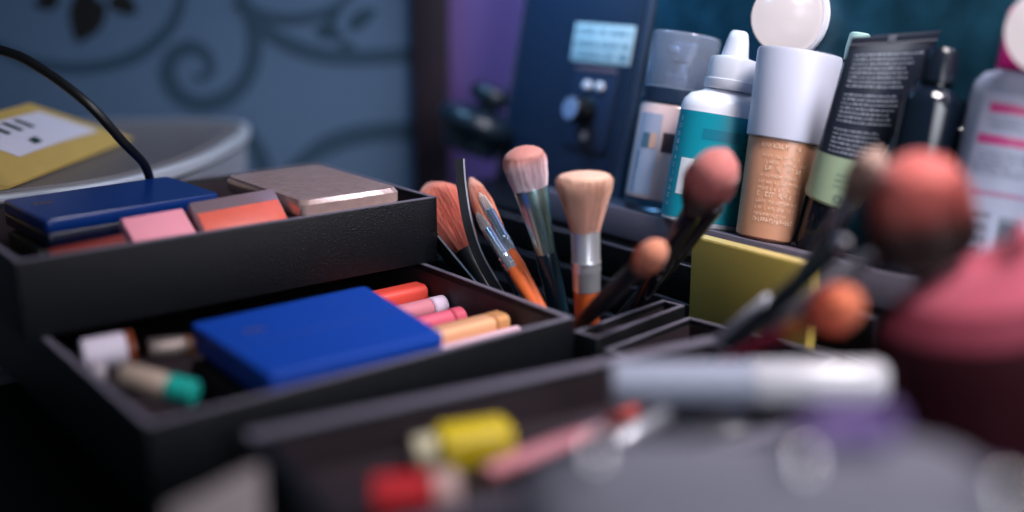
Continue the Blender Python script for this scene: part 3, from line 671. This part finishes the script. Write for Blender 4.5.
def stack(levels, top=9):
    bm = NB(); rs = []
    for z, k in levels: rs.append([bm.verts.new((x * k, y * k, z)) for x, y in ring])
    m_ = len(ring)
    for a, b2 in zip(rs, rs[1:]):
        for i in range(m_): bm.faces.new((a[i], a[(i+1) % m_], b2[(i+1) % m_], b2[i])).material_index = 1 if rs.index(a) >= top else 0
    bm.faces.new(rs[0]); bm.faces.new(rs[-1]).material_index = 1 if top < 900 else 0; return bm
lv = [(0.0005, .90)]
for k in range(17): z = .006 + k * .008; lv += [(z, .905 + k * .0035), (z + .002, .925 + k * .0035), (z + .005, .925 + k * .0035), (z + .006, .905 + k * .0035)]
obj('tub_body', stack(lv, 999), mat('grey_tub', (128, 130, 140), .5), ct)
obj('tub_lid', stack([(.1435, .985), (.145, 1.0), (.152, 1.0), (.154, .99), (.154, .955), (.1525, .95), (.1525, .90), (.1540, .893), (.1540, .86), (.1532, .85)], 4), [mat('silver_rim', (176, 180, 190), .35, .2), mat('grey_lid', (100, 96, 100), .4)], ct)
Rr, Bt = V((-.0775, .5627, .1545)), onz(8, 189, .1545); Bt.z = .1545
T_ = at(30, 103, 1.02); T2 = V((T_.x, T_.y, .1545)); L_ = Bt + (T_ - Rr); L2 = V((L_.x, L_.y, .1545))
pk = thing('yellow_packet', 'folded yellow packet with a white printed label lying on the grey tub', 'packet', M.Translation((Rr + Bt) / 2)); po = (Rr + Bt) / 2
bm = NB(); th_ = V((0, 0, .0018)); top = [Bt + th_, Rr + th_, T_, L_]; bot = [Bt, Rr, T2, L2]
nseg = 10; gt = []
for i in range(nseg + 1):
    row = []
    for j in range(nseg + 1):
        u, v = i / nseg, j / nseg; p = (top[0] * (1-u) + top[1] * u) * (1-v) + (top[3] * (1-u) + top[2] * u) * v
        p = p + ZZ * (.004 * math.sin(PI * u) * math.sin(PI * v)); row.append(bm.verts.new(p - po))
    gt.append(row)
for i in range(nseg):
    for j in range(nseg): bm.faces.new((gt[i][j], gt[i+1][j], gt[i+1][j+1], gt[i][j+1]))
bv = [bm.verts.new(p - po) for p in bot]; bm.faces.new(bv[::-1])
bm.faces.new([gt[i][0] for i in range(nseg + 1)][::-1] + bv[:2]); bm.faces.new([gt[i][nseg] for i in range(nseg + 1)] + [bv[2], bv[3]])
bm.faces.new([gt[0][j] for j in range(nseg + 1)] + [bv[3], bv[0]]); bm.faces.new([gt[nseg][j] for j in range(nseg + 1)][::-1] + [bv[1], bv[2]])
obj('sleeve', bm, mat('yellow_paper', (166, 138, 72), .6, 0, .1, 60, var=.1), pk)
def pkp(u, v, lift): 
    p = (top[0] * (1-u) + top[1] * u) * (1-v) + (top[3] * (1-u) + top[2] * u) * v; return p + ZZ * (.004 * math.sin(PI*u) * math.sin(PI*v) + lift) - po
def patch(bm, u0, u1, v0, v1, lift, mi, n=6, skew=0):
    g = [[bm.verts.new(pkp(u0 + (u1-u0)*i/n + skew*j/n, v0 + (v1-v0)*j/n, lift)) for j in range(n+1)] for i in range(n+1)]
    for i in range(n):
        for j in range(n): bm.faces.new((g[i][j], g[i+1][j], g[i+1][j+1], g[i][j+1])).material_index = mi
bm = NB(); patch(bm, .30, .92, .26, .82, .0006, 0)
for k in range(5): patch(bm, .30 + k * .085, .335 + k * .085, .56, .76, .0012, 1, 2, .03)
patch(bm, .47, .53, .33, .42, .0012, 1, 2, .02)
obj('label', bm, [mat('packet_label', (186, 182, 196), .5), mat('dark_green_print', (20, 44, 36), .5)], pk)
cb = [(-300, 150, .95), (-190, 60, .90), (-90, 32, .86), (0, 50, .83), (40, 68, .82), (88, 104, .815), (124, 143, .835), (143, 163, .87), (150, 180, .89), (152, 200, .895)]
pts = [at(*p) for p in cb]; pts[-1].z = max(pts[-1].z, .112)
pts = [V((pts[0].x - .12, pts[0].y + .06, .005))] + pts
pts2 = spline(pts, 10); pc = pts2[-1].copy(); bm = NB(); tube(bm, [p - pc for p in pts2], .0035, 12)
cable = obj('power_cable', bm, mat('cable_rubber', (10, 10, 12), .45)); cable.location = pc; tag(cable, 'black power cable arching down behind the dark blue palette', 'cable')

# ------------------------------------------------------------------ front tray contents and foreground
P, Q = at(414, 455, .561), at(510, 440, .573)
yb = thing('nail_polish_bottle', 'yellow blurred bottle with a whitish cap lying in the front tray', 'bottle', frame(P, Q - P, ZZ)); LQ = (Q - P).length
bm = NB(); prism(bm, rbox(.0245, .0245, .008), .011, LQ, .003); obj('bottle_body', bm, mat('yellow_bottle', (214, 188, 30), .3, coat=.4), yb)
bm = NB(); lathe(bm, [(.009, 0), (.0095, .001), (.0095, .0105), (.009, .011)], 28); obj('cap', bm, mat('cream_cap', (208, 200, 170), .3), yb)
P, Q = at(372, 500, .503), at(458, 493, .508); rod('lip_balm', 'red and pinkish white tube beside the yellow bottle', 'tube', P, Q, .0105, mat('red_tube', (206, 44, 52), .35), mat('pinkish_white', (224, 190, 186), .35), .30)
P, Q = at(486, 474, .535), at(638, 412, .60); stick('cosmetic_pencil', 'long pink pencil with a coral tip lying across the front tray', 'pencil', Q, P, .0046, mat('pink_barrel', (214, 136, 146), .35), 1, mat('coral_tip', (222, 96, 84), .4), .25)
P, Q = at(618, 440, .54), at(666, 414, .565); stick('tweezers', 'short silver grey stick right of the long pink pencil', 'tweezers', Q, P, .0035, silver)
P, Q = at(505, 476, .50), at(566, 516, .46); stick('cosmetic_pencil', 'thin black pencil lying beside the grey pouch', 'pencil', P, Q, .003, black_p)
P, Q = at(612, 384, .575), at(886, 383, .555)
wt = thing('cream_tube', 'white blurred cylindrical tube lying across the front tray', 'tube', frame(P, Q - P, ZZ)); LQ = (Q - P).length
bm = NB(); lathe(bm, [(.009, 0), (.0112, .002), (.0112, LQ * .525)], 36); obj('body', bm, mat('white_tube_body', (158, 164, 182), .3, coat=.3), wt)
bm = NB(); lathe(bm, [(.0106, LQ * .525), (.0116, LQ * .53), (.0116, LQ - .004), (.009, LQ)], 36); obj('cap', bm, mat('white_tube_cap', (188, 187, 194), .25, coat=.3), wt)
c0 = (P + Q) / 2
def disc(name, label, cat, x, y, z0, r, h, m, m2):
    o = thing(name, label, cat, M.Translation((x, y, z0))); bm = NB(); lathe(bm, [(r * .96, 0), (r, .0015), (r, h * .5)], 48); obj('base', bm, m, o)
    bm = NB(); lathe(bm, [(r, h * .52), (r, h - .0015), (r * .95, h), (.001, h + .0004)], 48); obj('lid', bm, m2, o)
disc('powder_compact', 'round black compact under the white tube in the front tray', 'compact', c0.x, c0.y + .024, .0825, .034, .0225, black_m, black_p)
# white carton standing at the left
cm, c1 = at(262, 466, .485), at(172, 512, .445); cx_ = (c1 - cm); cx_.z = 0; wl_ = .05
ca = thing('card', 'white upright card at the bottom left of the frame', 'card', flatframe((cm.x, cm.y, .0), cx_))
hh = cm.z
bm = NB(); box(bm, (wl_/2, -.0015, hh/2), (wl_, .003, hh), .0006); obj('sheet', bm, mat('white_card', (150, 140, 142), .55), ca)
bm = NB(); box(bm, (wl_/2, -.012, .001), (wl_, .022, .002), .0006); obj('fold', bm, mat('white_card', (150, 140, 142), .55), ca)
# grey cosmetic pouch, nearest to the camera
ctr = at(775, 466, .372); ctr.z = 0
gp = thing('cosmetic_pouch', 'blurred grey cosmetic pouch with shiny studs closest to the camera', 'pouch', flatframe(ctr, RT))
bm = NB(); wq, dq, hq = .168, .088, .160
rows_ = []
for j, (z, k) in enumerate([(0.0005, .93), (.01, 1), (.06, 1.03), (.12, 1.01), (.145, .985), (.155, .94), (.160, .86), (.1625, .7), (.1635, .4), (.164, .02)]):
    rows_.append([bm.verts.new((x * k, y * k, z)) for x, y in rbox(wq, dq, .025, 8)])
for a, b2 in zip(rows_, rows_[1:]):
    for i in range(len(a)): bm.faces.new((a[i], a[(i+1) % len(a)], b2[(i+1) % len(a)], b2[i]))
bm.faces.new(rows_[0]); bm.faces.new(rows_[-1])
obj('pouch_body', bm, mat('grey_fabric', (142, 142, 154), .6, 0, .2, 300, var=.1), gp)
pearlm = mat('polished_snap', (245, 240, 240), .05, 1)
gi = gp.matrix_world.inverted()
for px, py in ((800, 463), (592, 452), (1000, 492)):
    w = gi @ onz(px, py, .1665); bm = NB(); lathe(bm, [(.0066 * math.sin(a), .002 - .0066 * math.cos(a)) for a in [.1 + k * 2.94 / 14 for k in range(15)]], 28, mw=M.Translation((w.x, w.y, .1635)))
    tag(obj('metal_stud', bm, pearlm, gp), 'shiny round metal stud')
w = onz(846, 425, .172); rod('lipstick', 'purple blurred lipstick lying on top of the grey pouch', 'lipstick', w - RT * .014 , w + RT * .016, .0065, mat('purple_tube', (140, 112, 176), .35), mat('purple_cap', (132, 104, 170), .3), .4)
# maroon pouch, with overhead light painted in as pinker upper rows
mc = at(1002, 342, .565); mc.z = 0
mp_ = thing('drawstring_pouch', 'plush maroon pouch with its lit top painted pink at the right edge', 'pouch', flatframe(mc, RT))
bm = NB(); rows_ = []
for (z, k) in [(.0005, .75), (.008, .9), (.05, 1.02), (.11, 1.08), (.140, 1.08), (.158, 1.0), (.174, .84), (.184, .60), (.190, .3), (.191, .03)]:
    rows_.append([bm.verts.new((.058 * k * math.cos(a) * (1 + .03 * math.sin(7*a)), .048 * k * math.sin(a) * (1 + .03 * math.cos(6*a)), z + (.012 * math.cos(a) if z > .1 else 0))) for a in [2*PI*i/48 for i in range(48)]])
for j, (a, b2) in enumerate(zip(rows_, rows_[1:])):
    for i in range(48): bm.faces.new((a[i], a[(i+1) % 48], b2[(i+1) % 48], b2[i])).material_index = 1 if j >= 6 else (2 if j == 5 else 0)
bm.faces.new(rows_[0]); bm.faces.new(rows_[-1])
obj('pouch_body', bm, [mat('maroon_plush_shaded', (46, 7, 18), .85, 0, .3, 200, spec=.2), mat('maroon_plush_lit', (184, 80, 100), .8, 0, .3, 200, sheen=.1), mat('maroon_plush_half_lit', (130, 46, 64), .8, 0, .3, 200)], mp_)
